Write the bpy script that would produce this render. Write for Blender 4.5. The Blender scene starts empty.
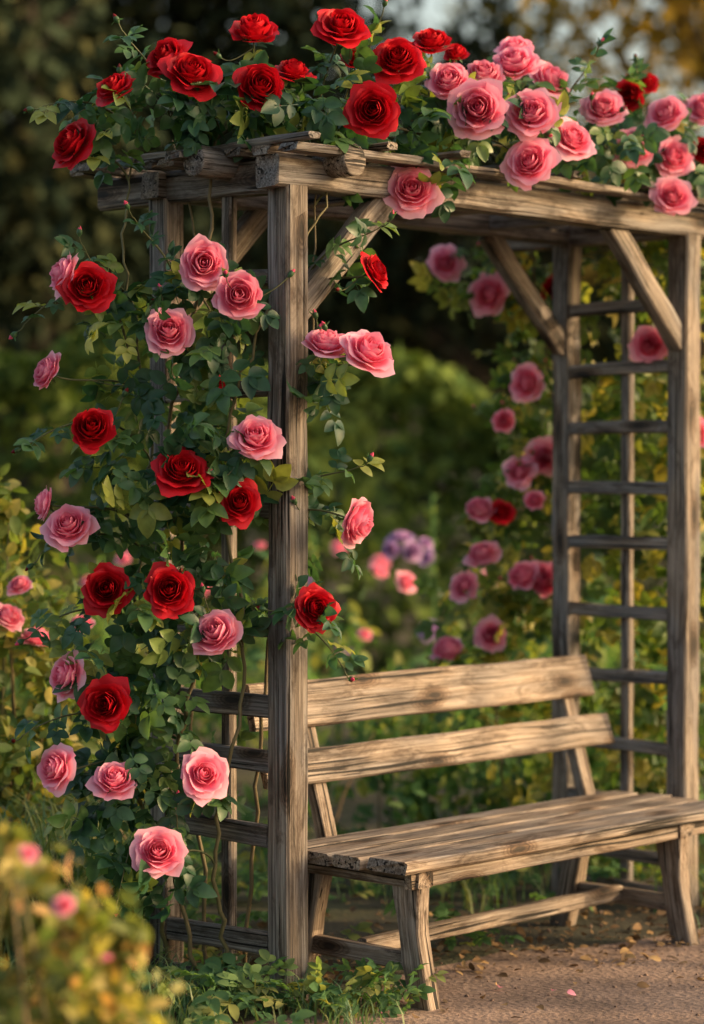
import bpy, math, random
import numpy as np
from mathutils import Vector
rng=np.random.default_rng(7); random.seed(7)
scene=bpy.context.scene
def col(o): scene.collection.objects.link(o); return o
def empty(name,loc=(0,0,0),rz=0):
    e=bpy.data.objects.new(name,None); e.location=loc; e.rotation_euler=(0,0,rz); e.empty_display_size=.1
    return col(e)
def nz(a): return a/(np.linalg.norm(a,axis=-1,keepdims=True)+1e-9)

class MB:
    def __init__(s): s.v=[];s.f=[];s.n=0;s.r=[];s.p=[];s.w=[]
    def add(s,v,f,r=0.,p=0.,w=None):
        v=np.asarray(v,float).reshape(-1,3); f=np.asarray(f,int).reshape(-1,4); k=len(v)
        s.v.append(v); s.f.append(f+s.n); s.n+=k
        s.r.append(np.broadcast_to(np.asarray(r,float),(k,)))
        s.p.append(np.broadcast_to(np.asarray(p,float),(k,)))
        s.w.append(v if w is None else w)
    def obj(s,name,mat,parent=None,smooth=True):
        v=np.concatenate(s.v).astype(np.float32); f=np.concatenate(s.f).astype(np.int32)
        m=bpy.data.meshes.new(name)
        m.vertices.add(len(v)); m.vertices.foreach_set('co',v.ravel())
        m.loops.add(f.size); m.loops.foreach_set('vertex_index',f.ravel())
        m.polygons.add(len(f)); m.polygons.foreach_set('loop_start',np.arange(0,f.size,4,dtype=np.int32))
        m.polygons.foreach_set('use_smooth',np.full(len(f),smooth))
        for nm,a in(('rnd',s.r),('pt',s.p)):
            at=m.attributes.new(nm,'FLOAT','POINT'); at.data.foreach_set('value',np.concatenate(a).astype(np.float32))
        at=m.attributes.new('wc','FLOAT_VECTOR','POINT'); at.data.foreach_set('vector',np.concatenate(s.w).astype(np.float32).ravel())
        m.update(calc_edges=True); m.validate()
        m.materials.append(mat)
        o=col(bpy.data.objects.new(name,m))
        if parent: o.parent=parent
        return o
def frames(fwd,nrm):
    y=nz(fwd); z=nrm-(nrm*y).sum(-1,keepdims=True)*y; z=nz(z); x=np.cross(y,z)
    return np.stack([x,y,z],-1)
def inst(mb,T,pos,R,sc,rnd=None):
    tv,tf,tp=T; N=len(pos); k=len(tv)
    if N==0: return
    v=np.einsum('nij,kj->nki',R,tv)*np.asarray(sc).reshape(-1,1,1)+pos[:,None,:]
    f=tf[None]+(np.arange(N)*k)[:,None,None]
    if rnd is None: rnd=rng.random(N)
    mb.add(v.reshape(-1,3),f.reshape(-1,4),np.repeat(rnd,k),np.tile(tp,N))
def tube(mb,pts,rad,sides=6,r=.5):
    pts=np.asarray(pts,float); n=len(pts); rad=np.broadcast_to(rad,(n,))
    t=nz(np.gradient(pts,axis=0)); ref=np.array([.3,.2,.93]) if abs(t[0,2])<.9 else np.array([1.,0,0])
    a=nz(np.cross(t,ref)); b=np.cross(t,a)
    th=np.linspace(0,2*np.pi,sides,endpoint=False)
    v=pts[:,None]+rad[:,None,None]*(np.cos(th)[None,:,None]*a[:,None]+np.sin(th)[None,:,None]*b[:,None])
    f=[(i*sides+j,i*sides+(j+1)%sides,(i+1)*sides+(j+1)%sides,(i+1)*sides+j) for i in range(n-1) for j in range(sides)]
    mb.add(v.reshape(-1,3),f,r)
def smooth(pts,k=8):
    P=np.asarray(pts,float); P=np.vstack([2*P[0]-P[1],P,2*P[-1]-P[-2]]); out=[]
    for i in range(1,len(P)-2):
        for t in np.linspace(0,1,k,endpoint=False):
            a,b,c,d=P[i-1:i+3]
            out.append(.5*((2*b)+(c-a)*t+(2*a-5*b+4*c-d)*t*t+(3*b-a-3*c+d)*t**3))
    out.append(P[-2]); return np.array(out)
# ---------- materials
def newmat(name):
    m=bpy.data.materials.new(name); m.use_nodes=True; nt=m.node_tree; nt.nodes.clear()
    return m,nt,nt.nodes,nt.links
def ramp(N,stops):
    r=N.new('ShaderNodeValToRGB'); e=r.color_ramp.elements
    while len(e)<len(stops): e.new(.5)
    for x,(p,c) in zip(e,stops): x.position=p; x.color=(*c,1)
    return r
def leafmat(name,stops,trans=.3,rough=.5,tint=(1.3,1.25,.5),far=False):
    m,nt,N,L=newmat(name)
    a=N.new('ShaderNodeAttribute'); a.attribute_name='rnd'
    r=ramp(N,stops); L.new(a.outputs['Fac'],r.inputs[0]); c=r.outputs[0]
    if not far:
        g=N.new('ShaderNodeNewGeometry'); no=N.new('ShaderNodeTexNoise'); no.inputs['Scale'].default_value=45; no.inputs['Detail'].default_value=1
        L.new(g.outputs['Position'],no.inputs['Vector'])
        mr=N.new('ShaderNodeMapRange'); mr.inputs[3].default_value=.6; mr.inputs[4].default_value=1.4; L.new(no.outputs[0],mr.inputs[0])
        mx=N.new('ShaderNodeMix'); mx.data_type='RGBA'; mx.blend_type='MULTIPLY'; mx.inputs[0].default_value=1
        L.new(c,mx.inputs[6]); L.new(mr.outputs[0],mx.inputs[7]); c=mx.outputs[2]
    if far: p=N.new('ShaderNodeBsdfDiffuse'); L.new(c,p.inputs[0])
    else:
        p=N.new('ShaderNodeBsdfPrincipled'); p.inputs['Roughness'].default_value=rough; L.new(c,p.inputs['Base Color'])
        p.inputs['Specular IOR Level'].default_value=.4
    o=N.new('ShaderNodeOutputMaterial')
    if trans<=0: L.new(p.outputs[0],o.inputs[0]); return m
    t=N.new('ShaderNodeBsdfTranslucent'); m2=N.new('ShaderNodeMix'); m2.data_type='RGBA'; m2.blend_type='MULTIPLY'; m2.inputs[0].default_value=1
    L.new(c,m2.inputs[6]); m2.inputs[7].default_value=(*[x*1.6 for x in tint],1); L.new(m2.outputs[2],t.inputs[0])
    ms=N.new('ShaderNodeMixShader'); ms.inputs[0].default_value=trans; L.new(p.outputs[0],ms.inputs[1]); L.new(t.outputs[0],ms.inputs[2])
    L.new(ms.outputs[0],o.inputs[0]); return m
def petalmat(name,inner,outer,deep,tr=.32):
    m,nt,N,L=newmat(name)
    a=N.new('ShaderNodeAttribute'); a.attribute_name='pt'; r=ramp(N,[(0.05,deep),(.45,inner),(1,outer)]); L.new(a.outputs['Fac'],r.inputs[0])
    b=N.new('ShaderNodeAttribute'); b.attribute_name='rnd'
    mr=N.new('ShaderNodeMapRange'); mr.inputs[3].default_value=.88; mr.inputs[4].default_value=1.05; L.new(b.outputs['Fac'],mr.inputs[0])
    hs=N.new('ShaderNodeHueSaturation'); L.new(r.outputs[0],hs.inputs['Color']); L.new(mr.outputs[0],hs.inputs['Value'])
    g=N.new('ShaderNodeNewGeometry'); no=N.new('ShaderNodeTexNoise'); no.inputs['Scale'].default_value=120; L.new(g.outputs['Position'],no.inputs['Vector'])
    bu=N.new('ShaderNodeBump'); bu.inputs['Strength'].default_value=.3; bu.inputs['Distance'].default_value=.002; L.new(no.outputs[0],bu.inputs['Height'])
    p=N.new('ShaderNodeBsdfPrincipled'); p.inputs['Roughness'].default_value=.5; p.inputs['Specular IOR Level'].default_value=.3
    L.new(hs.outputs[0],p.inputs['Base Color']); L.new(bu.outputs[0],p.inputs['Normal'])
    t=N.new('ShaderNodeBsdfTranslucent'); L.new(hs.outputs[0],t.inputs[0])
    ms=N.new('ShaderNodeMixShader'); ms.inputs[0].default_value=tr; L.new(p.outputs[0],ms.inputs[1]); L.new(t.outputs[0],ms.inputs[2])
    o=N.new('ShaderNodeOutputMaterial'); L.new(ms.outputs[0],o.inputs[0]); return m
def woodmat(name,dark,mid,light,grey):
    m,nt,N,L=newmat(name)
    a=N.new('ShaderNodeAttribute'); a.attribute_name='wc'
    def nzn(sc,detail=6,dist=0,rough=.5):
        mp=N.new('ShaderNodeMapping'); mp.inputs['Scale'].default_value=sc; L.new(a.outputs['Vector'],mp.inputs[0])
        n=N.new('ShaderNodeTexNoise'); n.inputs['Scale'].default_value=1; n.inputs['Detail'].default_value=detail; n.inputs['Distortion'].default_value=dist; n.inputs['Roughness'].default_value=rough
        L.new(mp.outputs[0],n.inputs['Vector']); return n
    def mul(x,y,fac=1):
        k=N.new('ShaderNodeMix'); k.data_type='RGBA'; k.blend_type='MULTIPLY'; k.inputs[0].default_value=fac; L.new(x,k.inputs[6])
        if isinstance(y,tuple): k.inputs[7].default_value=(*y,1)
        else: L.new(y,k.inputs[7])
        return k.outputs[2]
    g=nzn((3.2,170,170),6,.1,.7); r=ramp(N,[(.33,dark),(.48,mid),(.66,light)]); L.new(g.outputs[0],r.inputs[0])
    lo=nzn((2.6,13,13),4,.4); r2=ramp(N,[(.42,(0,0,0)),(.58,(1,1,1))]); L.new(lo.outputs[0],r2.inputs[0])
    mx=N.new('ShaderNodeMix'); mx.data_type='RGBA'; L.new(r2.outputs[0],mx.inputs[0]); L.new(r.outputs[0],mx.inputs[6]); L.new(mul(r.outputs[0],grey),mx.inputs[7])
    st=nzn((6,24,24),7,.7,.74); rs=ramp(N,[(.37,(.3,.24,.2)),(.52,(1,1,1))]); L.new(st.outputs[0],rs.inputs[0])
    cr=nzn((1.6,80,80),2,.25); rc=ramp(N,[(.36,(.04,.03,.028)),(.395,(1,1,1))]); L.new(cr.outputs[0],rc.inputs[0])
    sx=N.new('ShaderNodeSeparateXYZ'); L.new(a.outputs['Vector'],sx.inputs[0])
    sm=N.new('ShaderNodeMath'); sm.operation='ADD'; L.new(sx.outputs[1],sm.inputs[0]); L.new(sx.outputs[2],sm.inputs[1])
    kx=N.new('ShaderNodeMath'); kx.operation='MULTIPLY'; kx.inputs[1].default_value=2.9; L.new(sx.outputs[0],kx.inputs[0])
    ky=N.new('ShaderNodeMath'); ky.operation='MULTIPLY'; ky.inputs[1].default_value=8.5; L.new(sm.outputs[0],ky.inputs[0])
    cb=N.new('ShaderNodeCombineXYZ'); L.new(kx.outputs[0],cb.inputs[0]); L.new(ky.outputs[0],cb.inputs[1])
    vo=N.new('ShaderNodeTexVoronoi'); vo.voronoi_dimensions='2D'; vo.inputs['Scale'].default_value=1; L.new(cb.outputs[0],vo.inputs['Vector'])
    sc_=N.new('ShaderNodeSeparateColor'); L.new(vo.outputs['Color'],sc_.inputs[0])
    ga=N.new('ShaderNodeMath'); ga.operation='LESS_THAN'; ga.inputs[1].default_value=.42; L.new(sc_.outputs[0],ga.inputs[0])
    nd=N.new('ShaderNodeMath'); nd.operation='MULTIPLY_ADD'; nd.inputs[1].default_value=.14; L.new(st.outputs[0],nd.inputs[0]); L.new(vo.outputs['Distance'],nd.inputs[2])
    kd=N.new('ShaderNodeMath'); kd.operation='ADD'; L.new(nd.outputs[0],kd.inputs[0]); L.new(ga.outputs[0],kd.inputs[1])
    rk=ramp(N,[(.13,(.06,.04,.03)),(.17,(.4,.3,.23)),(.19,(.16,.11,.09)),(.215,(.7,.6,.52)),(.235,(.4,.32,.27)),(.26,(.85,.8,.75)),(.28,(.6,.52,.46)),(.32,(1,1,1))]); L.new(kd.outputs[0],rk.inputs[0])
    c=mul(mul(mul(mx.outputs[2],rs.outputs[0],.85),rc.outputs[0]),rk.outputs[0],.95)
    ad=N.new('ShaderNodeMath'); ad.operation='ADD'; L.new(g.outputs[0],ad.inputs[0]); L.new(rc.outputs[0],ad.inputs[1])
    bu=N.new('ShaderNodeBump'); bu.inputs['Strength'].default_value=.8; bu.inputs['Distance'].default_value=.003; L.new(ad.outputs[0],bu.inputs['Height'])
    p=N.new('ShaderNodeBsdfPrincipled'); p.inputs['Roughness'].default_value=.7; p.inputs['Specular IOR Level'].default_value=.35
    L.new(c,p.inputs['Base Color']); L.new(bu.outputs[0],p.inputs['Normal'])
    o=N.new('ShaderNodeOutputMaterial'); L.new(p.outputs[0],o.inputs[0]); return m
def groundmat(name,a1,a2,a3,sc=3,k0=.55):
    m,nt,N,L=newmat(name); g=N.new('ShaderNodeNewGeometry')
    n=N.new('ShaderNodeTexNoise'); n.inputs['Scale'].default_value=sc; n.inputs['Detail'].default_value=8; n.inputs['Roughness'].default_value=.65; L.new(g.outputs['Position'],n.inputs['Vector'])
    n2=N.new('ShaderNodeTexNoise'); n2.inputs['Scale'].default_value=60; n2.inputs['Detail'].default_value=5; L.new(g.outputs['Position'],n2.inputs['Vector'])
    r=ramp(N,[(.35,a1),(.5,a2),(.68,a3)]); L.new(n.outputs[0],r.inputs[0])
    mr=N.new('ShaderNodeMapRange'); mr.inputs[1].default_value=.3; mr.inputs[2].default_value=.7; mr.inputs[3].default_value=k0; mr.inputs[4].default_value=1.3; L.new(n2.outputs[0],mr.inputs[0])
    mx=N.new('ShaderNodeMix'); mx.data_type='RGBA'; mx.blend_type='MULTIPLY'; mx.inputs[0].default_value=1; L.new(r.outputs[0],mx.inputs[6]); L.new(mr.outputs[0],mx.inputs[7])
    ad=N.new('ShaderNodeMath'); ad.operation='ADD'; L.new(n.outputs[0],ad.inputs[0]); L.new(n2.outputs[0],ad.inputs[1])
    bu=N.new('ShaderNodeBump'); bu.inputs['Strength'].default_value=.7; bu.inputs['Distance'].default_value=.012; L.new(ad.outputs[0],bu.inputs['Height'])
    p=N.new('ShaderNodeBsdfPrincipled'); p.inputs['Roughness'].default_value=.95; L.new(mx.outputs[2],p.inputs['Base Color']); L.new(bu.outputs[0],p.inputs['Normal'])
    o=N.new('ShaderNodeOutputMaterial'); L.new(p.outputs[0],o.inputs[0]); return m
M_leaf=leafmat('rose_leaf',[(0,(.02,.062,.034)),(.5,(.044,.112,.056)),(.84,(.085,.165,.055)),(1,(.3,.32,.075))],.34,.4)
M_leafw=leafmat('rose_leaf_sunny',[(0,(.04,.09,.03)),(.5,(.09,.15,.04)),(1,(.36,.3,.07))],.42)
M_stem=leafmat('cane',[(0,(.05,.07,.025)),(.5,(.1,.1,.04)),(1,(.16,.11,.06))],.0,.6)
M_sun=leafmat('shrub_leaf',[(0,(.06,.12,.04)),(.6,(.15,.2,.055)),(1,(.4,.33,.1))],.4)
M_mid=leafmat('perennial_leaf',[(0,(.05,.11,.055)),(.6,(.1,.19,.085)),(1,(.26,.27,.1))],.4,far=True)
M_hedge=leafmat('hedge_leaf',[(0,(.05,.09,.03)),(1,(.14,.19,.05))],.2,far=True)
M_tree=leafmat('tree_leaf_shaded',[(0,(.022,.034,.022)),(.7,(.04,.056,.034)),(1,(.09,.09,.04))],0,far=True)  # dark leaf tone, shade on the background trees put into the colour
M_tree_lit=leafmat('tree_leaf_sunlit',[(0,(.08,.075,.025)),(.6,(.24,.18,.05)),(1,(.55,.38,.1))],.45,far=True)  # brighter copy of the tree leaf, warm sunlight put into the colour
M_grass=leafmat('grass_blade',[(0,(.05,.12,.06)),(.6,(.1,.18,.09)),(1,(.24,.26,.11))],.3)
M_fg=leafmat('foreground_leaf',[(0,(.09,.14,.05)),(.55,(.2,.22,.07)),(.88,(.42,.33,.11)),(1,(.5,.24,.15))],.4)
M_litter=leafmat('dry_leaf',[(0,(.05,.03,.015)),(.6,(.17,.1,.045)),(1,(.42,.27,.12))],.1,.8,(1,1,1))
M_bark=groundmat('bark',(.02,.015,.01),(.05,.04,.03),(.09,.07,.05),8)
M_red=petalmat('red_petal',(.5,.004,.012),(.66,.01,.024),(.16,.001,.004),.25)
M_pink=petalmat('pink_petal',(.94,.23,.385),(.96,.54,.66),(.86,.09,.21),.36)
M_purple=petalmat('purple_petal',(.42,.22,.5),(.6,.4,.66),(.3,.1,.4))
M_wood=woodmat('weathered_wood',(.05,.038,.031),(.19,.15,.123),(.4,.34,.29),(.7,.78,.92))
M_bench=woodmat('bench_wood',(.08,.056,.042),(.235,.175,.132),(.43,.35,.285),(.76,.82,.92))
M_ground=groundmat('soil',(.02,.024,.01),(.045,.038,.022),(.06,.07,.025),2)
M_dirt=groundmat('packed_dirt',(.12,.078,.06),(.195,.13,.102),(.265,.185,.145),2.5,.7)
# ---------- templates
def leaflet(length=1,wid=.3,fold=.25,droop=.2):
    ts=[0,.16,.42,.68,.88,1]; ws=[.06,.74,1,.84,.45,.03]; v=[]
    for t,w in zip(ts,ws):
        for s in(-1,0,1): v.append((s*w*wid*length,t*length,abs(s)*w*wid*fold*length-droop*t*t*length))
    f=[(i*3+j,i*3+j+1,i*3+j+4,i*3+j+3) for i in range(5) for j in range(2)]
    return np.array(v),np.array(f)
def compound(seed):
    r=np.random.default_rng(seed); V=[];F=[];k=0
    for y,an,l in((.55,0,.5),(.52,62,.44),(.52,-62,.44),(.2,68,.38),(.2,-68,.38)):
        v,f=leaflet(l*r.uniform(.85,1.15),.35,r.uniform(.1,.6),r.uniform(.05,.45))
        a=math.radians(-an+r.uniform(-12,12)); c,s=math.cos(a),math.sin(a)
        v=v@np.array([[c,s,0],[-s,c,0],[0,0,1]])+np.array([0,y,-.08*y*y])
        V.append(v);F.append(f+k);k+=len(v)
    v=np.array([(-.012,0,0),(.012,0,0),(.008,.56,-.025),(-.008,.56,-.025)]);V.append(v);F.append(np.array([[0,1,2,3]])+k)
    V=np.concatenate(V);F=np.concatenate(F);return V,F,np.zeros(len(V))
COMP=[compound(i) for i in range(5)]
v,f=leaflet(1,.3); LEAF=(v-np.array([0,.5,0]),f,np.zeros(len(v)))
QL=(np.array([(0,-.5,0),(.28,0,.08),(0,.5,0),(-.28,0,.08)]),np.array([[0,1,2,3]]),np.zeros(4))
def rose(seed):
    r=np.random.default_rng(seed); V=[];F=[];P=[];k=0
    op=r.uniform(.85,1.15)
    rings=[(3,(.10,.05),(.14,.42),(.05,.66),100),(4,(.22,.02),(.26,.46),(.15,.70),70),(5,(.34,0),(.38,.46),(.25,.69),62),(5,(.46,-.02),(.52,.44),(.37,.66),58),(6,(.58,-.06),(.66,.38),(.52,.6),52),
           (5,(.68,-.1),(.82,.28),(.72*op,.52),54),(6,(.74,-.18),(.96,.16),(.94*op,.36/op),46),(5,(.74,-.26),(1.02,-.06),(1.13*op,.10),50)]
    S=9;T=8
    for ri,(n,B,C,D,phi) in enumerate(rings):
        off=r.uniform(0,6.28); K=ri/7
        for i in range(n):
            a0=off+2*np.pi*i/n+r.uniform(-.25,.25); ph=math.radians(phi)*r.uniform(.8,1.12)
            j=r.uniform(-.1,.1)*(.3+K); jz=r.uniform(-.1,.06); curl=r.uniform(.03,.16)*K+.01; ruf=r.uniform(0,6.28); am=.025+.05*K
            s=np.linspace(-1,1,S)[None,:]; t=np.linspace(0,1,T)[:,None]
            te=t*(1-.24*np.abs(s)**2.2-.04*np.cos(s*9+ruf)*K)+0*s
            b0=(1-te)**3;b1=3*te*(1-te)**2;b2=3*te*te*(1-te);b3=te**3
            rr=b0*.03+b1*B[0]+b2*(C[0]+j*.5)+b3*(D[0]+j); zz=b0*-.2+b1*B[1]+b2*C[1]+b3*(D[1]+jz)
            lip=np.clip((te-.65)/.35,0,1)**2
            rr=rr+lip*curl*1.2+.09*s*s*te*(.2+K); zz=zz-lip*curl*1.1+am*lip*np.sin(ruf+s*4.5)-.05*K*s*s*te
            tw=r.uniform(-.18,.18)*K
            ang=a0+ph*s*(.3+.7*np.sin(np.pi/2*np.clip(te*1.5,0,1)))
            rr=rr*(1+(.03+.04*K)*np.sin(ruf*2+s*5)*te+tw*s*te)
            v=np.stack([rr*np.cos(ang),rr*np.sin(ang),zz+0*rr],-1).reshape(-1,3)
            f=[(a*S+b,a*S+b+1,(a+1)*S+b+1,(a+1)*S+b) for a in range(T-1) for b in range(S-1)]
            V.append(v);F.append(np.array(f)+k);k+=len(v)
            P.append(np.clip(K*.42+np.clip((te-.35)/.65,0,1)*.62-.04,0,1).reshape(-1))
    V=np.concatenate(V)-np.array([0,0,.25]); V[:,2]*=1.1; return V/2.3,np.concatenate(F),np.concatenate(P)
ROSES=[rose(100+i) for i in range(9)]
def put_rose(mb,pos,axis,size):
    ax=nz(np.array(axis,float)); a=rng.normal(size=3); T=ROSES[rng.integers(9)]
    z=ax; x=nz(np.cross(z,a)); y=np.cross(z,x); R=np.stack([x*rng.uniform(.92,1.06),y,z*rng.uniform(.85,1.25)],-1)[None]
    inst(mb,T,np.array([pos],float),R,[size])
def bez(p0,p1,p2,p3,n=9):
    t=np.linspace(0,1,n)[:,None]; return (1-t)**3*p0+3*t*(1-t)**2*p1+3*t*t*(1-t)*p2+t**3*p3
def comp_leaves(mb,pos,fwd,nrm,sc):
    for i in range(5):
        k=np.arange(len(pos))%5==i
        if k.any(): inst(mb,COMP[i],pos[k],frames(fwd[k],nrm[k]),np.asarray(sc)[k])
def blob_leaves(mb,c,r,n,size=.1,bias=(0,-.5,.6),shell=.45):
    d=nz(rng.normal(size=(n,3))); rad=rng.random((n,1))**shell
    pos=np.array(c)+d*rad*np.array(r)
    nrm=d*.6+np.array(bias)+rng.normal(size=(n,3))*.5
    fwd=d*.6+rng.normal(size=(n,3))*.6+np.array([0,0,-.35])
    comp_leaves(mb,pos,fwd,nrm,size*rng.uniform(.65,1.25,n))
def rose_plant(name,canes,roses,blobs,leafmat_=None,lsize=.1,bias=(0,-.5,.6),per=6,rad=.007,shoots=()):
    E=empty(name,(0,0,0)); st=MB();lf=MB();rd=MB();pk=MB();samples=[]
    for c in canes:
        s=smooth(c,10); s+=rng.normal(size=s.shape)*.006; tube(st,s,np.linspace(rad,rad*.4,len(s)),6,rng.random()); samples.append(s)
    S=np.concatenate(samples)
    def bud(mb,bb,d,L):
        e=bb+d*L; tip=nz(d+np.array([0,0,.5])+rng.normal(size=3)*.3); tube(st,bez(bb,bb+d*L*.4+[0,0,-.01],e-tip*L*.3,e,7),.0016,4,.3)
        tube(lf,[e-tip*.002,e+tip*.006,e+tip*.014,e+tip*.02],[.002,.008,.008,.005],7,.6)
        tube(mb,[e+tip*.012,e+tip*.02,e+tip*.028],[.0065,.006,.001],6,.2)
        for q in range(3):
            o=nz(rng.normal(size=3)+tip*1.5); inst(lf,(LEAF[0]*np.array([.4,1,1])+np.array([0,.5,0]),LEAF[1],LEAF[2]),np.array([e+tip*.008]),frames(o[None],rng.normal(size=(1,3))),[.022],[.6])
    for (X,Y,Z,size,kind,ax) in roses:
        p=np.array([X,Y,Z]); ax=nz(np.array(ax,float)+rng.normal(size=3)*.16)
        K=rd if kind=='r' else pk
        put_rose(K,p,ax,size)
        q=p-ax*size*.2
        cost=np.linalg.norm(S-q,axis=1)+np.where(S[:,2]>q[2]-.04,.35,0)
        b=S[cost.argmin()]; L=np.linalg.norm(q-b)
        cv=bez(b,b+np.array([0,0,.35*L])+(q-b)*.2,q-ax*L*.35,q,12); tube(st,cv,np.linspace(.0035,.0025,12),5,.3)
        tube(st,[q-ax*size*.1,q-ax*size*.02,q+ax*size*.04,q+ax*size*.12],[.003,.008,.011,.012],7,.1)
        sn=5; a=np.linspace(0,6.28,sn,endpoint=False); side=nz(np.cross(ax,[.1,.9,.3])); sd2=np.cross(ax,side)
        out=np.cos(a)[:,None]*side+np.sin(a)[:,None]*sd2
        inst(lf,(LEAF[0]*np.array([.6,1,1])+np.array([0,.5,0]),LEAF[1],LEAF[2]),np.repeat([q],sn,0),frames(out-ax*.5,np.repeat([ax],sn,0)),np.full(sn,.03),np.full(sn,.5))
        m=per; idx=rng.integers(2,10,m); pos=cv[idx]; out=rng.normal(size=(m,3))+np.array([0,-.2,0]); out-=(out@ax)[:,None]*ax*.6
        comp_leaves(lf,pos,out,np.array(bias)+rng.normal(size=(m,3))*.5,lsize*rng.uniform(.7,1.15,m))
        if rng.random()<.55 and size>.08:
            for _ in range(rng.integers(1,3)): bud(K,cv[rng.integers(5,10)],nz(rng.normal(size=3)*.8+np.array([-.3,-.3,.4])),rng.uniform(.06,.14))
    for (a,b,sag) in shoots:
        a=np.array(a,float);b=np.array(b,float); L=np.linalg.norm(b-a); cv=bez(a,a+(b-a)*.3+[0,0,L*.35],b-(b-a)*.25+[0,0,sag],b,16)
        tube(st,cv,np.linspace(.004,.0015,16),5,.4); d=nz(cv[-1]-cv[-2]); bud(pk if rng.random()<.5 else rd,cv[-1],d,.03)
        idx=np.arange(4,15,2); m=len(idx); sd=np.where(np.arange(m)%2==0,1,-1)[:,None]
        comp_leaves(lf,cv[idx],nz(np.cross(b-a,[0,-.4,1.]))*sd+rng.normal(size=(m,3))*.3+d*.5,np.array(bias)+rng.normal(size=(m,3))*.4,lsize*rng.uniform(.6,1,m))
    for b in blobs: blob_leaves(lf,b[0],b[1],int(b[2]),lsize,bias)
    st.obj('canes',M_stem,E); lf.obj('leaves',leafmat_ or M_leaf,E)
    if rd.v: rd.obj('red_roses',M_red,E)
    if pk.v: pk.obj('pink_roses',M_pink,E)
    return E
# ---------- boards
def board(mb,p0,p1,w,h,up=(0,0,1),jit=.002,ch=.005,seg=None):
    p0=np.array(p0,float);p1=np.array(p1,float); L=np.linalg.norm(p1-p0); d=(p1-p0)/L
    up=np.array(up,float); up=nz(up-(up@d)*d); sd=np.cross(d,up); n=seg or max(3,int(L/.16)+1)
    a,b=w/2,h/2; cs=[(-a+ch,-b),(a-ch,-b),(a,-b+ch),(a,b-ch),(a-ch,b),(-a+ch,b),(-a,b-ch),(-a,-b+ch)]
    V=[];W=[];o=rng.uniform(0,50,3)
    for i in range(n+1):
        t=i/n; bend=rng.normal(size=2)*jit*.4
        for (x,y) in cs:
            jj=rng.normal(size=2)*jit*.3
            x2=x+bend[0]+jj[0]; y2=y+bend[1]+jj[1]
            V.append(p0+d*L*t+sd*x2+up*y2+d*(rng.normal()*.003 if i in(0,n) else 0)); W.append(o+np.array([L*t,x,y]))
    F=[(i*8+j,i*8+(j+1)%8,(i+1)*8+(j+1)%8,(i+1)*8+j) for i in range(n) for j in range(8)]
    for b0,rev in((0,1),(n*8,0)):
        for q in((0,1,2,3),(0,3,4,7),(4,5,6,7)):
            q=[b0+z for z in q]; F.append(q[::-1] if rev else q)
    mb.add(V,F,rng.random(),0,np.array(W))
def one(name,parent,mat,*a,**k):
    mb=MB(); board(mb,*a,**k); return mb.obj(name,mat,parent,False)
ROT=math.radians(47); P0=np.array([-.173,6.5])
# ---------- pergola
PG=empty('garden_pergola',(P0[0],P0[1],0),ROT)
WW=1.83; DD=.48; pz=2.19
one('post_front',PG,M_wood,(0,0,-.05),(0,0,pz),.082,.082,(0,1,0),jit=.003,ch=.007)
one('post_back',PG,M_wood,(0,DD,-.05),(0,DD,pz),.072,.072,(0,1,0),jit=.003)
one('post_front',PG,M_wood,(WW,0,-.05),(WW,0,pz),.082,.08,(0,1,0),jit=.003,ch=.007)
one('post_back',PG,M_wood,(WW,DD,-.05),(WW,DD,pz),.072,.072,(0,1,0),jit=.003)
for u in(0,WW): one('stile',PG,M_wood,(u,DD*.47,-.03),(u,DD*.47,pz),.03,.038,(0,1,0))
for z in(.02,.15,.44,.64,.79,1.0,1.32,1.65,1.95):
    one('rung',PG,M_wood,(-.022+rng.normal()*.003,.042,z),(-.022,DD-.037,z+rng.normal()*.008),.026,.062 if z<1 else .045,jit=.003)
for z in(.05,.16,.33,.52,.75,.96,1.19,1.37,1.57,1.77,1.97):
    one('rung',PG,M_wood,(WW-.022,.041,z),(WW-.022,DD-.037,z+rng.normal()*.01),.026,.042,jit=.003)
one('beam_front',PG,M_wood,(-.075,0,2.225),(2.35,0,2.225),.09,.085,jit=.004,ch=.009)
one('beam_back',PG,M_wood,(-.06,DD,2.225),(2.3,DD,2.225),.07,.075,jit=.004)
one('beam_side',PG,M_wood,(-.0,.048,2.222),(0,.74,2.222),.06,.088,jit=.004,ch=.009)
one('beam_side',PG,M_wood,(WW,.048,2.222),(WW,.74,2.222),.06,.085,jit=.004)
for i,u in enumerate((.5,.95,1.4)): one('rafter',PG,M_wood,(u,.05,2.232),(u,.66,2.232),.045,.06)
for i,n in enumerate((-.09,.02,.13,.25,.36,.5,.62,.73)):
    one('roof_lath',PG,M_wood,(-.12+rng.normal()*.05,n,2.282+rng.normal()*.004),(2.4,n+rng.normal()*.015,2.285),.065,.022,jit=.006)
for i,u in enumerate(np.arange(-.08,2.4,.3)):
    one('roof_batten',PG,M_wood,(u+rng.normal()*.02,-.17+rng.normal()*.02,2.306),(u+rng.normal()*.03,.82,2.306),.04,.02,jit=.005)
mb=MB()
for a,b in(((.13,-.13,2.262),(.13,.3,2.262)),((-.16,.2,2.262),(.4,.2,2.262))):
    a=np.array(a);b=np.array(b); pts=a+(b-a)*np.array([-.002,0,.003,.01,.3,.6,1])[:,None]
    tube(mb,pts,[.001,.025,.04,.044,.043,.045,.044],14)
mb.obj('log_joist',M_wood,PG)
one('brace',PG,M_wood,(.03,-.0,1.86),(.40,0,2.20),.05,.075,(1,0,-1),jit=.003)
one('brace',PG,M_wood,(WW-.03,0,1.84),(WW-.4,0,2.20),.05,.07,(1,0,1),jit=.003)
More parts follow.
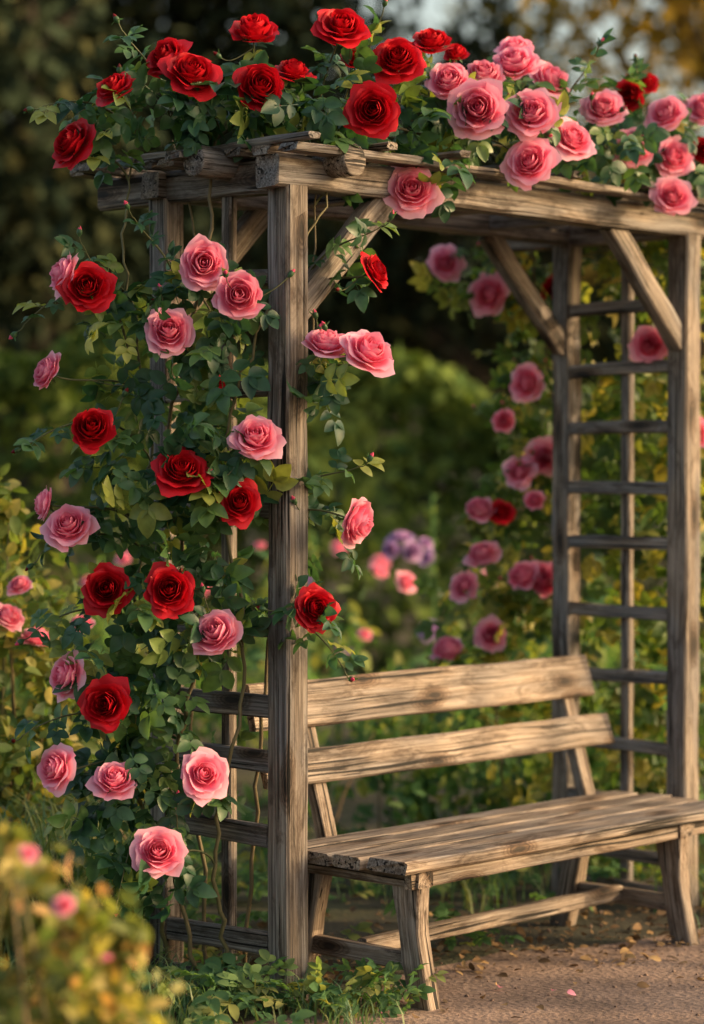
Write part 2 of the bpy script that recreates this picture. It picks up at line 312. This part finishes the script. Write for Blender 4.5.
one('brace',PG,M_wood,(WW-.03,DD,1.84),(WW-.42,DD,2.2),.045,.07,(1,0,1),jit=.003)
one('brace',PG,M_wood,(.03,DD,1.86),(.40,DD,2.20),.045,.07,(1,0,-1),jit=.003)
# ---------- bench
BN=empty('garden_bench',(P0[0],P0[1],0),ROT)
b0,b1=.065,1.62
for i,(na,nb) in enumerate(((-.365,-.228),(-.211,-.110),(-.093,.004),(.021,.115))):
    one('seat_slat',BN,M_bench,(b0+rng.normal()*.012,(na+nb)/2,.383+rng.normal()*.0015),(b1+rng.normal()*.01,(na+nb)/2,.383),nb-na,.034,jit=.0015,ch=.006)
one('seat_apron',BN,M_bench,(b0+.06,-.325,.343),(b1-.06,-.325,.343),.026,.045)
def bk(z): return .13+ (z-.4)*.3
for z0,z1,e in((.70,.835,0),(.545,.645,.045)):
    zc=(z0+z1)/2; one('backrest_slat',BN,M_bench,(.07,bk(zc)-.02,zc),(b1+e-.01,bk(zc)-.02,zc-.003),.024,z1-z0,(0,.3,1),jit=.003,ch=.006)
for u in(.3,1.5): one('backrest_support',BN,M_bench,(u,bk(.3)+.012,.3),(u,bk(.80)+.012,.8),.055,.038,(0,1,0))
def leg(name,u,n0,n1,w0=.075):
    mb=MB(); V=[];Wc=[];o=rng.uniform(0,50,3); n=9; t_=.05
    for i in range(n+1):
        t=i/n; z=.365*(1-t)-.003; nn=n0+(n1-n0)*(t**1.7)
        wid=w0*(1.45-1.3*t if t<.4 else .93+.12*(t-.4))
        for (x,y) in((-t_/2,-wid/2),(t_/2,-wid/2),(t_/2,wid/2),(-t_/2,wid/2)):
            V.append((u+x+rng.normal()*.001,nn+y,z)); Wc.append(o+np.array([z,x,y]))
    F=[(i*4+j,(i+1)*4+j,(i+1)*4+(j+1)%4,i*4+(j+1)%4) for i in range(n) for j in range(4)]+[(0,1,2,3),(n*4+3,n*4+2,n*4+1,n*4)]
    mb.add(V,F,.5,0,np.array(Wc)); ob=mb.obj(name,M_bench,BN,False)
    bv=ob.modifiers.new('bevel','BEVEL'); bv.width=.004; bv.segments=1
for u in(.17,1.36):
    leg('leg_front',u,-.29,-.345); leg('leg_back',u,.06,.13)
    one('seat_bearer',BN,M_bench,(u,-.345,.343),(u,.12,.343),.062,.046)
    one('side_stretcher',BN,M_bench,(u,-.30,.12),(u,.09,.12),.03,.05)
one('long_stretcher',BN,M_bench,(.187,-.1,.13),(1.343,-.1,.13),.035,.045)
# ---------- roses
F=(0,-1,.25)
left=[(-.389,6.36,1.973,.13,'p',(.1,-1,.3)),(-.294,6.32,1.888,.132,'p',(.2,-1,.35)),(-.484,6.4,1.801,.125,'p',(-.1,-1,.3)),
(-.776,6.45,1.954,.11,'p',(-1,-.45,.35)),(-.821,6.45,1.695,.11,'p',(-.8,-.5,.6)),(.05,6.38,1.748,.13,'p',(.5,-.8,.5)),(-.066,6.42,1.774,.11,'p',(.1,-.6,.9)),
(-.251,6.34,1.52,.122,'p',(.3,-1,.35)),(-.834,6.5,1.34,.1,'p',(-1,-.4,.4)),(-.754,6.42,1.287,.118,'p',(-.3,-.9,.35)),(.024,6.4,1.287,.125,'p',(.95,-.45,.1)),
(-.363,6.36,1.006,.125,'p',F),(-.773,6.45,.882,.11,'p',(-.5,-.8,.2)),(-.794,6.4,.641,.11,'p',(-.5,-.8,.4)),
(-.627,6.38,.617,.108,'p',(-.1,-.75,.8)),(-.389,6.36,.628,.12,'p',(.1,-.9,.5)),(-.508,6.34,.429,.122,'p',(.1,-1,.2)),
(-.701,6.4,1.917,.122,'r',(-.1,-1,.3)),(-.688,6.4,1.546,.122,'r',(.2,-1,.2)),(-.445,6.34,1.435,.13,'r',(-.1,-1,.4)),(-.296,6.36,1.348,.105,'r',(-.2,-1,.2)),
(-.649,6.38,1.118,.118,'r',F),(-.479,6.34,1.118,.122,'r',(.15,-1,.45)),(-.651,6.36,.813,.122,'r',(-.2,-1,.2)),(-.093,6.36,1.067,.105,'r',(.25,-1,.3)),
(.069,6.5,1.967,.095,'r',(.9,-.5,.3)),(-.37,6.6,1.68,.06,'r',(.1,-.7,.8)),
(-.764,6.55,2.319,.125,'r',(-.65,-.8,.5)),(-.642,6.5,2.46,.1,'r',(-.6,-.7,.8)),(-.507,6.55,2.549,.12,'r',(-.4,-.9,.5)),(-.425,6.48,2.5,.135,'r',(-.1,-1,.5)),
(-.241,6.48,2.46,.14,'r',(.1,-1,.35)),(-.266,6.6,2.636,.13,'r',(.05,-.75,.9)),(-.157,6.6,2.522,.1,'r',(.2,-.6,.9)),(-.027,6.6,2.644,.135,'r',(.1,-.8,.8)),
(.129,6.7,2.571,.135,'r',(.15,-.9,.6)),(.055,6.5,2.396,.135,'r',(-.05,-1,.2)),(.228,6.9,2.657,.12,'r',(.3,-.8,.8)),(.014,6.7,2.576,.1,'r',(.1,-.6,.8)),
(.857,7.5,2.59,.085,'r',F),(.947,7.8,2.68,.075,'r',(0,-.8,.7)),(1.113,7.6,2.436,.09,'r',F),
(.167,6.72,2.211,.133,'p',(.1,-1,.25)),(.273,6.85,2.536,.125,'p',(-.1,-.9,.55)),(.351,6.78,2.444,.142,'p',(.1,-1,.25)),(.382,7.0,2.581,.11,'p',(.1,-.7,.8)),
(.473,7.05,2.622,.14,'p',(.1,-.8,.7)),(.489,7.25,2.695,.12,'p',(0,-.7,.8)),(.514,6.92,2.455,.142,'p',(.05,-1,.4)),(.505,6.9,2.311,.135,'p',(-.05,-1,.3)),
(.595,7.2,2.592,.125,'p',(.5,-.9,.4)),(.648,7.06,2.401,.128,'p',(.4,-.9,.25)),(.755,7.28,2.524,.12,'p',(.1,-.8,.6)),(.856,7.34,2.41,.118,'p',(0,-1,.3)),
(.968,7.5,2.538,.115,'p',(-.1,-.9,.5)),(.997,7.48,2.401,.118,'p',(.3,-1,.3)),(.984,7.42,2.269,.115,'p',(.1,-1,.3)),(1.103,7.6,2.569,.11,'p',(.2,-.9,.5)),
(.57,7.3,2.52,.08,'p',(0,-.8,.6)),(.3,7.0,2.64,.07,'r',(0,-.6,.8))]
canes=[[(-.42,6.62,0),(-.5,6.58,.5),(-.42,6.58,1),(-.5,6.6,1.5),(-.4,6.6,2.0),(-.36,6.65,2.35),(-.1,6.75,2.4),(.3,7.0,2.38),(.7,7.4,2.38),(1.1,7.8,2.38),(1.4,8.1,2.38)],
[(-.33,6.6,0),(-.37,6.52,.4),(-.29,6.52,.9),(-.36,6.52,1.4),(-.25,6.48,1.8),(-.1,6.56,2.1),(.0,6.72,2.36)],
[(-.5,6.72,0),(-.58,6.6,.5),(-.6,6.6,1.0),(-.55,6.6,1.5),(-.62,6.6,2.0),(-.6,6.7,2.32)],
[(-.3,6.62,0),(-.25,6.58,.7),(-.2,6.6,1.3),(-.12,6.62,1.7),(-.1,6.65,2.2)],[(-.4,6.7,.0),(-.45,6.75,1.),(-.4,6.72,1.8),(-.5,6.8,2.35)],
[(-.2,6.8,2.36),(.1,7.1,2.4),(.5,7.4,2.38),(.9,7.8,2.38)]]
shoots=[((-.6,6.6,1.9),(-.88,6.5,1.82),.06),((-.58,6.6,1.5),(-.86,6.45,1.5),.05),((-.6,6.6,1.3),(-.84,6.5,1.2),.06),((-.6,6.6,1.0),(-.86,6.5,.99),.05),((-.6,6.6,.7),(-.88,6.45,.72),.05),
((-.6,6.6,1.7),(-.72,6.5,2.03),.0),((-.45,6.6,1.85),(-.58,6.45,2.1),.0),((-.2,6.55,1.0),(-.02,6.4,.9),.05),((-.2,6.55,1.3),(.02,6.4,1.44),.0),((-.15,6.6,1.9),(.08,6.45,2.08),.0),((-.5,6.6,.6),(-.62,6.4,.3),.08),
((-.6,6.7,2.35),(-.84,6.6,2.42),.04),((-.5,6.65,2.4),(-.62,6.6,2.62),0),((.0,6.8,2.4),(.08,6.7,2.68),0),((.6,7.3,2.4),(.72,7.2,2.66),0),((.9,7.6,2.4),(.88,7.5,2.66),0)]
blobs=[((-.44,6.5,1.8),(.2,.13,.2),42),((-.62,6.52,1.75),(.14,.12,.2),14),((-.5,6.5,1.42),(.2,.13,.2),66),((-.33,6.48,1.42),(.1,.1,.18),22),((-.5,6.5,1.1),(.2,.14,.2),66),
((-.64,6.5,.95),(.12,.12,.14),20),((-.55,6.5,.78),(.15,.13,.18),50),((-.6,6.52,.52),(.17,.13,.15),54),((-.56,6.5,.33),(.12,.12,.1),26),((-.3,6.55,1.0),(.08,.08,.12),6),
((-.1,6.44,1.68),(.1,.06,.1),8),((-.04,6.5,1.25),(.06,.06,.12),6),((-.1,6.42,1.05),(.07,.06,.05),5),((-.42,6.8,1.2),(.17,.1,.9),35),
((-.6,6.62,2.40),(.18,.14,.08),28),((-.35,6.6,2.41),(.2,.15,.1),48),((-.08,6.65,2.41),(.2,.15,.11),50),((.2,6.9,2.42),(.2,.2,.12),48),((.45,7.12,2.42),(.2,.2,.11),48),
((.72,7.4,2.42),(.22,.22,.11),48),((1.0,7.7,2.42),(.22,.22,.11),48),((1.3,8.0,2.4),(.25,.25,.11),45),((.2,6.75,2.28),(.15,.08,.08),10),((-.05,6.66,2.05),(.08,.05,.08),3)]
rose_plant('climbing_rose',canes,left,blobs,lsize=.11,shoots=shoots,per=5)
right=[(.463,8.3,2.034,.135,'p',(-.6,-.8,.2)),(.319,8.3,2.141,.11,'p',F),(.969,7.88,1.837,.12,'p',F),(.591,8.3,1.729,.12,'p',(-.5,-.8,.3)),
(.66,8.3,1.472,.12,'p',F),(.57,8.3,1.43,.11,'p',(-.5,-.8,.5)),(.438,8.3,1.305,.105,'p',(-.3,-.7,.6)),(.514,8.3,1.291,.08,'r',F),(.445,8.3,1.149,.11,'p',(-.2,-.6,.8)),
(.382,8.3,1.034,.105,'p',(-.5,-.8,.3)),(.58,8.25,1.076,.115,'p',(-.3,-.6,.7)),(.653,8.25,1.058,.125,'p',F),(.479,8.3,.864,.105,'p',F),(.323,8.3,.822,.115,'p',(-.3,-.8,.3)),
(.62,8.25,1.33,.075,'p',F),(.56,8.3,2.1,.08,'r',F),(.7,8.3,2.05,.08,'r',(.2,-1,0)),(1.12,7.86,1.55,.1,'p',F),(.52,8.3,1.6,.085,'p',F)]
canes2=[[(.8,8.35,0),(.72,8.4,.6),(.75,8.4,1.2),(.68,8.4,1.8),(.6,8.3,2.2),(.4,8.1,2.3)],[(1.15,8.25,0),(1.1,8.25,.8),(1.15,8.3,1.5),(1.1,8.2,2.3)],[(.6,8.5,0),(.5,8.5,.6),(.5,8.5,1.2),(.6,8.5,1.6)]]
blobs2=[((1.05,8.28,z),(.32,.18,.25),90) for z in(.3,.62,.95,1.28,1.6,1.92,2.2)]+[((.66,8.5,z),(.18,.16,.25),58) for z in(.4,.75,1.1,1.45,1.8,2.05)]+[((.45,8.5,.8),(.22,.2,.4),50),((.42,8.4,2.1),(.2,.15,.12),30)]+[((1.45,8.5,z),(.3,.3,.4),30) for z in(.4,1.1,1.8)]
rose_plant('climbing_rose',canes2,right,blobs2,M_leafw,.1,(.1,-.3,.6))
# ---------- shrubs
def shrub(name,blobs,mat,size,T=LEAF,stems=True,flowers=None):
    E=empty(name); lf=MB(); st=MB()
    for c,r,n in blobs:
        c=np.array(c);r=np.array(r)
        k=max(3,n//60); cc=c+nz(rng.normal(size=(k,3)))*rng.random((k,1))**.4*r*.85
        w=rng.integers(0,k,n); pos=cc[w]+rng.normal(size=(n,3))*r*.2
        pos[:,2]=np.maximum(pos[:,2],.02)
        nr=nz(pos-c)*.5+np.array([0,-.1,.7])+rng.normal(size=(n,3))*.5
        inst(lf,T,pos,frames(rng.normal(size=(n,3))+np.array([0,0,.2]),nr),size*rng.uniform(.6,1.4,n))
        if stems:
            for q in cc[:14]:
                b=np.array([c[0]+rng.normal()*.08,c[1]+rng.normal()*.08,0]); tube(st,bez(b,b+[0,0,q[2]*.5],q-[0,0,.1],q,7),np.linspace(.006,.002,7),4,rng.random())
    lf.obj('leaves',mat,E)
    if st.v: st.obj('stems',M_stem,E)
    if flowers:
        for kind,mt in(('p',M_pink),('r',M_red),('v',M_purple)):
            fm=MB()
            for (x,y,z,s,k2) in flowers:
                if k2==kind: put_rose(fm,(x,y,z),np.array([0,-.7,.7])+rng.normal(size=3)*.3,s)
            if fm.v: fm.obj('blooms',mt,E)
    return E
shrub('garden_shrub',[((-1.05,7.6,.95),(.3,.35,.35),850),((-1.15,7.5,.55),(.35,.3,.35),700),((-1.5,7.8,1.0),(.4,.4,.5),700),((-.75,7.6,.6),(.25,.3,.4),450),((-1.06,7.5,1.25),(.12,.15,.2),150)],M_sun,.055,
  flowers=[(-1.02,7.2,1.0,.09,'p'),(-.95,7.3,.93,.1,'p'),(-1.0,7.25,1.09,.07,'p'),(-.84,7.5,.96,.07,'p'),(-1.2,7.2,.8,.09,'p')])
shrub('garden_shrub',[((.1+i*.4,8.9+.1*(i%2),.35),(.35,.3,.35),400) for i in range(5)],M_mid,.06)
fl=[]
for i in range(24):
    y=rng.uniform(10,13); x=rng.uniform(-.28,.28)*y*.8; fl.append((x,y,1.43-rng.uniform(.03,.075)*y,rng.uniform(.05,.09),random.choice('ppvv')))
fl+=[(.2,10,1.16,.1,'v'),(.26,10.2,1.09,.08,'v'),(.16,10.1,1.1,.07,'v'),(.31,10.1,1.13,.06,'v'),(.12,10.5,1.0,.08,'p'),(.22,9.6,.99,.08,'p')]
shrub('flower_border',[((x,y,.4*h),(.5,.4,.42*h),380) for x,y,h in [(rng.uniform(-.3,.3)*y,y,rng.uniform(.8,1.2)) for y in np.linspace(9.6,13.8,28)]],M_mid,.075,flowers=fl)
mb=MB()
for i in range(5):
    x=(.40,.55)[i]+rng.normal()*.02 if i<2 else rng.uniform(-1.5,1.5); y=10.4+rng.random()*1.2; z=rng.uniform(1.25,1.5) if i<1 else rng.uniform(.9,1.2)
    tube(mb,[(x,y,0),(x+.01,y,z*.5),(x,y,z)],.006,5,.6); n=60; zz=rng.uniform(z*.45,z,n); a=rng.uniform(0,6.28,n)
    pos=np.stack([x+.02*np.cos(a),y+.02*np.sin(a),zz],-1); inst(mb,LEAF,pos,frames(np.stack([np.cos(a),np.sin(a),a*0+.5],-1),rng.normal(size=(n,3))+[0,0,1]),np.full(n,.032),rng.uniform(.5,.9,n))
mb.obj('tall_seed_stalks',M_mid)
shrub('foreground_shrub',[((-.56,4.3,.62),(.17,.14,.13),380),((-.43,4.2,.53),(.1,.1,.1),200),((-.56,4.4,.4),(.22,.2,.25),380),((-.72,4.3,.7),(.15,.14,.15),240),((-.6,4.2,.78),(.05,.05,.06),40)],M_fg,.042,flowers=[(-.49,4.1,.69,.035,'p'),(-.55,4.1,.78,.03,'p'),(-.42,4.1,.6,.025,'p')])
def grass(name,pts,mat):
    mb=MB()
    for (x,y,spread,h,n) in pts:
        bx=x+rng.normal(size=n)*spread; by=y+rng.normal(size=n)*spread
        for i in range(n):
            a=rng.uniform(0,6.28); hh=h*rng.uniform(.5,1.15); le=rng.uniform(.2,.9)*hh; w=.0035 if h<.25 else .006
            d=np.array([math.cos(a),math.sin(a),0]); s=np.array([-d[1],d[0],0]); v=[]
            for t in(0,.35,.7,1):
                p=np.array([bx[i],by[i],0])+d*le*t*t+np.array([0,0,hh*(t-.35*t**3)]); ww=w*(1-t*.9); v+=[p-s*ww,p+s*ww]
            mb.add(v,[(0,1,3,2),(2,3,5,4),(4,5,7,6)],rng.random())
    return mb.obj(name,mat)
grass('ornamental_grass',[(-.95,7.0,.12,.68,240),(-.75,7.05,.1,.66,220),(-1.15,6.8,.12,.62,200),(-.8,6.7,.08,.5,140),(-1.4,7.1,.15,.6,160)],M_grass)
pts=[(-.24,6.35,.05,.12,50),(-.1,6.3,.06,.15,80),(.02,6.38,.05,.12,60),(-.02,6.2,.06,.12,50),(-.35,6.5,.06,.12,60),(-.5,6.55,.08,.16,90),(-.6,6.3,.12,.16,150),(-.8,6.2,.15,.2,200),(-.45,6.2,.1,.12,80)]
pts+=[(rng.uniform(-1.6,2.6),rng.uniform(7.6,9.2),.12,.22,45) for i in range(34)]
grass('grass_tufts',pts,M_grass)
mb=MB(); n=1900
x=rng.uniform(-2,2.6,n); y=rng.uniform(5.9,9.2,n); k=(x<-.2+.12*rng.normal(size=n))|(y>7.75+.1*x+.15*rng.normal(size=n)); x=x[k];y=y[k]; n=len(x)
pos=np.stack([x,y,rng.uniform(.01,.12,n)],-1); comp_leaves(mb,pos,rng.normal(size=(n,3))*[1,1,.3],np.array([0,-.2,1])+rng.normal(size=(n,3))*.3,rng.uniform(.06,.12,n))
for cx,cy in((-.2,6.36),(-.08,6.27),(.03,6.4),(.1,6.33),(.9,8.1),(1.2,8.1),(.3,7.2),(-.33,6.3)):
    n=26; pos=np.stack([cx+rng.normal(size=n)*.045,cy+rng.normal(size=n)*.045,rng.uniform(.01,.09,n)],-1); comp_leaves(mb,pos,np.stack([pos[:,0]-cx,pos[:,1]-cy,np.full(n,.03)],-1)+rng.normal(size=(n,3))*.02,np.array([0,-.2,1])+rng.normal(size=(n,3))*.35,rng.uniform(.04,.085,n))
mb.obj('ground_cover',M_mid)
mb=MB(); n=6000; x=rng.uniform(-1.2,2.6,n); y=rng.uniform(5.6,8.6,n); k=rng.random(n)<np.clip(.06+1.1*np.exp(-((y-(7.25+.5*(x-.3)))/.46)**2),0,1)
x=x[k];y=y[k];n=len(x)
inst(mb,LEAF,np.stack([x,y,rng.uniform(.008,.026,n)],-1),frames(rng.normal(size=(n,3))*[1,1,.15],np.array([0,0,1])+rng.normal(size=(n,3))*.4),rng.uniform(.015,.042,n)); mb.obj('leaf_litter',M_litter)
PET=(LEAF[0]*np.array([1.5,1,1.8]),LEAF[1],np.full(len(LEAF[0]),.7))
mb=MB(); n=30; inst(mb,PET,np.stack([rng.normal(-.1,.5,n),rng.normal(6.4,.35,n),np.full(n,.016)],-1),frames(rng.normal(size=(n,3))*[1,1,.1],np.array([0,0,1])+rng.normal(size=(n,3))*.3),rng.uniform(.014,.026,n)); mb.obj('fallen_petals',M_pink)
# ---------- ground
def sheet(name,pts,z,mat):
    m=bpy.data.meshes.new(name); m.from_pydata([(a,b,z) for a,b in pts],[],[list(range(len(pts)))]); m.materials.append(mat); return col(bpy.data.objects.new(name,m))
sheet('ground',[(-400,-100),(400,-100),(400,800),(-400,800)],0,M_ground)
ring=[]
for i in range(80):
    a=2*math.pi*i/80; r=1+.05*math.sin(5*a)+.03*math.sin(11*a+1)+.015*random.uniform(-1,1)
    ring.append((1.9+2.25*r*math.cos(a),5.3+2.45*r*math.sin(a)))
sheet('dirt_path',ring,.004,M_dirt)
mb=MB(); n=400
SP=np.array([(x,y,z) for z in(-.5,.5) for x,y in((-1,-1),(1,-1),(1,1),(-1,1))])*[.5,.5,.6]; SF=np.array([(3,2,1,0),(4,5,6,7),(0,1,5,4),(1,2,6,5),(2,3,7,6),(3,0,4,7)])
inst(mb,(SP,SF,np.zeros(8)),np.stack([rng.uniform(-.1,3,n),rng.uniform(5.4,7.8,n),np.full(n,.005)],-1),frames(rng.normal(size=(n,3)),rng.normal(size=(n,3))),rng.uniform(.003,.009,n)); mb.obj('gravel',M_dirt,None,True)
# ---------- hedges & trees
def hedge(name,x0,x1,y0,y1,h,n,size):
    mb=MB(); x=rng.uniform(x0,x1,n); y=rng.uniform(y0,y1,n)*1.; f=rng.random(n)<.6; y=np.where(f,y0+np.abs(rng.normal(size=n))*.15,y)
    top=h*(1+.07*np.sin(x*1.7+h)+.05*np.sin(x*4.1)); z=top*np.where(f,rng.random(n),1-np.abs(rng.normal(size=n))*.06)
    y=y-.3*np.sin(x*2.3+z*2)*f
    pos=np.stack([x,y,z],-1); inst(mb,QL,pos,frames(rng.normal(size=(n,3)),np.array([0.4,-.5,.6])+rng.normal(size=(n,3))*.6),size*rng.uniform(.6,1.4,n)); return mb.obj(name,M_hedge)
hedge('hedge',-9,-1.0,14.5,16.5,2.35,18000,.13)
hedge('hedge',-1.2,9,16,18,2.05,22000,.13)
def tree(name,x,y,h,R,zc,mat,n,seed,s=.2):
    r=np.random.default_rng(seed); E=empty(name); tr=MB();lf=MB(); base=np.array([x,y,0.])
    sp=smooth([base,base+[r.normal()*.2,0,h*.3],base+[r.normal()*.4,0,h*.6],base+[r.normal()*.5,0,h*.9]],5); tube(tr,sp,np.linspace(.28,.04,len(sp))*min(1,h/9),8)
    ends=[]
    for i in range(30):
        t=r.uniform(.15,.95); b=sp[int(t*(len(sp)-1))]; a=r.uniform(0,6.28); e=np.array([x+math.cos(a)*R*r.uniform(.4,1)*math.sin(math.pi*min(1,.25+t*.7)),y+math.sin(a)*R*r.uniform(.4,1),zc+(h-zc)*t+r.uniform(-.3,.7)])
        cv=bez(b,b+(e-b)*.3+[0,0,.2],e-[0,0,.3],e,7); tube(tr,cv,np.linspace(.08,.015,7)*min(1,h/9),5); ends+=[cv[4],cv[6],e+r.normal(size=3)*.4]
    ends=np.array(ends); w=r.integers(0,len(ends),n); pos=ends[w]+r.normal(size=(n,3))*[.5,.5,.38]*min(1,h/9)
    inst(lf,QL,pos,frames(r.normal(size=(n,3)),np.array([0,0,.7])+r.normal(size=(n,3))*.6),s*r.uniform(.6,1.4,n)); tr.obj('trunk',M_bark,E); lf.obj('crown',mat,E)
for i,(x,y,h,R,zc,m,n) in enumerate([(-5.2,21,10,3,1.6,M_tree,11000),(-2.9,23,11,2.8,1.4,M_tree,16000),(-3.4,27,12,3,1.6,M_tree,12000),(-7.8,19,9,3,1.5,M_tree,7000),(-1.65,25.5,11,1.9,1.6,M_tree,12000),(1.6,27,6.3,1.7,1.6,M_tree,6000),
  (3.5,23,7.8,1.8,2.2,M_tree_lit,4200),(5.8,25,9,2.6,1.8,M_tree_lit,6000),(8.5,27,9,3,1.6,M_tree,6000),(-10.5,24,11,3.2,1.5,M_tree,7000)]): tree('broadleaf_tree',x,y,h,R,zc,m,n,50+i)
tree('dapple_tree_unseen',9.3,6.0,6.4,1.7,2.6,M_tree_lit,1050,91,.13)  # unseen tree added right of frame to break the sunlight into dapples
mb=MB(); n=20000; x=rng.uniform(-24,24,n); top=7+1.*np.sin(x*.5)+.7*np.sin(x*1.3+1)+np.clip(-x*.6,0,4)-np.clip(x*.4,0,1.6); z=top*rng.random(n)**.7; y=42+rng.normal(size=n)*1.5
inst(mb,QL,np.stack([x,y,z],-1),frames(rng.normal(size=(n,3)),np.array([0,-.5,.6])+rng.normal(size=(n,3))*.5),.7*rng.uniform(.6,1.4,n)); mb.obj('distant_tree_line',M_tree)
# ---------- light, sky, camera
az=np.array([.96,-.05]); el=math.radians(18)
sv=Vector((az[0]/np.hypot(*az)*math.cos(el),az[1]/np.hypot(*az)*math.cos(el),math.sin(el)))
ld=bpy.data.lights.new('sun','SUN'); ld.energy=5; ld.angle=math.radians(.6); ld.color=(1,.69,.37)
lo=col(bpy.data.objects.new('sun',ld)); lo.rotation_euler=sv.to_track_quat('Z','Y').to_euler(); lo.location=(8,2,6)
w=bpy.data.worlds.new('World'); scene.world=w; w.use_nodes=True; nt=w.node_tree; bg=nt.nodes['Background']
sky=nt.nodes.new('ShaderNodeTexSky'); sky.sky_type='NISHITA'; sky.sun_disc=False; sky.sun_elevation=el; sky.sun_rotation=math.atan2(sv.x,sv.y)
sky.dust_density=5; sky.ozone_density=.2
wm=nt.nodes.new('ShaderNodeMix'); wm.data_type='RGBA'; wm.blend_type='MULTIPLY'; wm.inputs[0].default_value=1; wm.inputs[7].default_value=(1.07,1,.87,1)
nt.links.new(sky.outputs[0],wm.inputs[6]); nt.links.new(wm.outputs[2],bg.inputs[0]); bg.inputs[1].default_value=.35
cd=bpy.data.cameras.new('camera'); cd.lens=85; cd.sensor_width=36; cd.clip_end=2000; cd.clip_start=.05
cd.dof.use_dof=True; cd.dof.focus_distance=6.42; cd.dof.aperture_fstop=1.5
co=col(bpy.data.objects.new('camera',cd)); co.location=(0,0,1.43); co.rotation_euler=(math.radians(89),0,0); scene.camera=co
scene.view_settings.view_transform='Standard'; scene.view_settings.look='None'; scene.view_settings.exposure=0
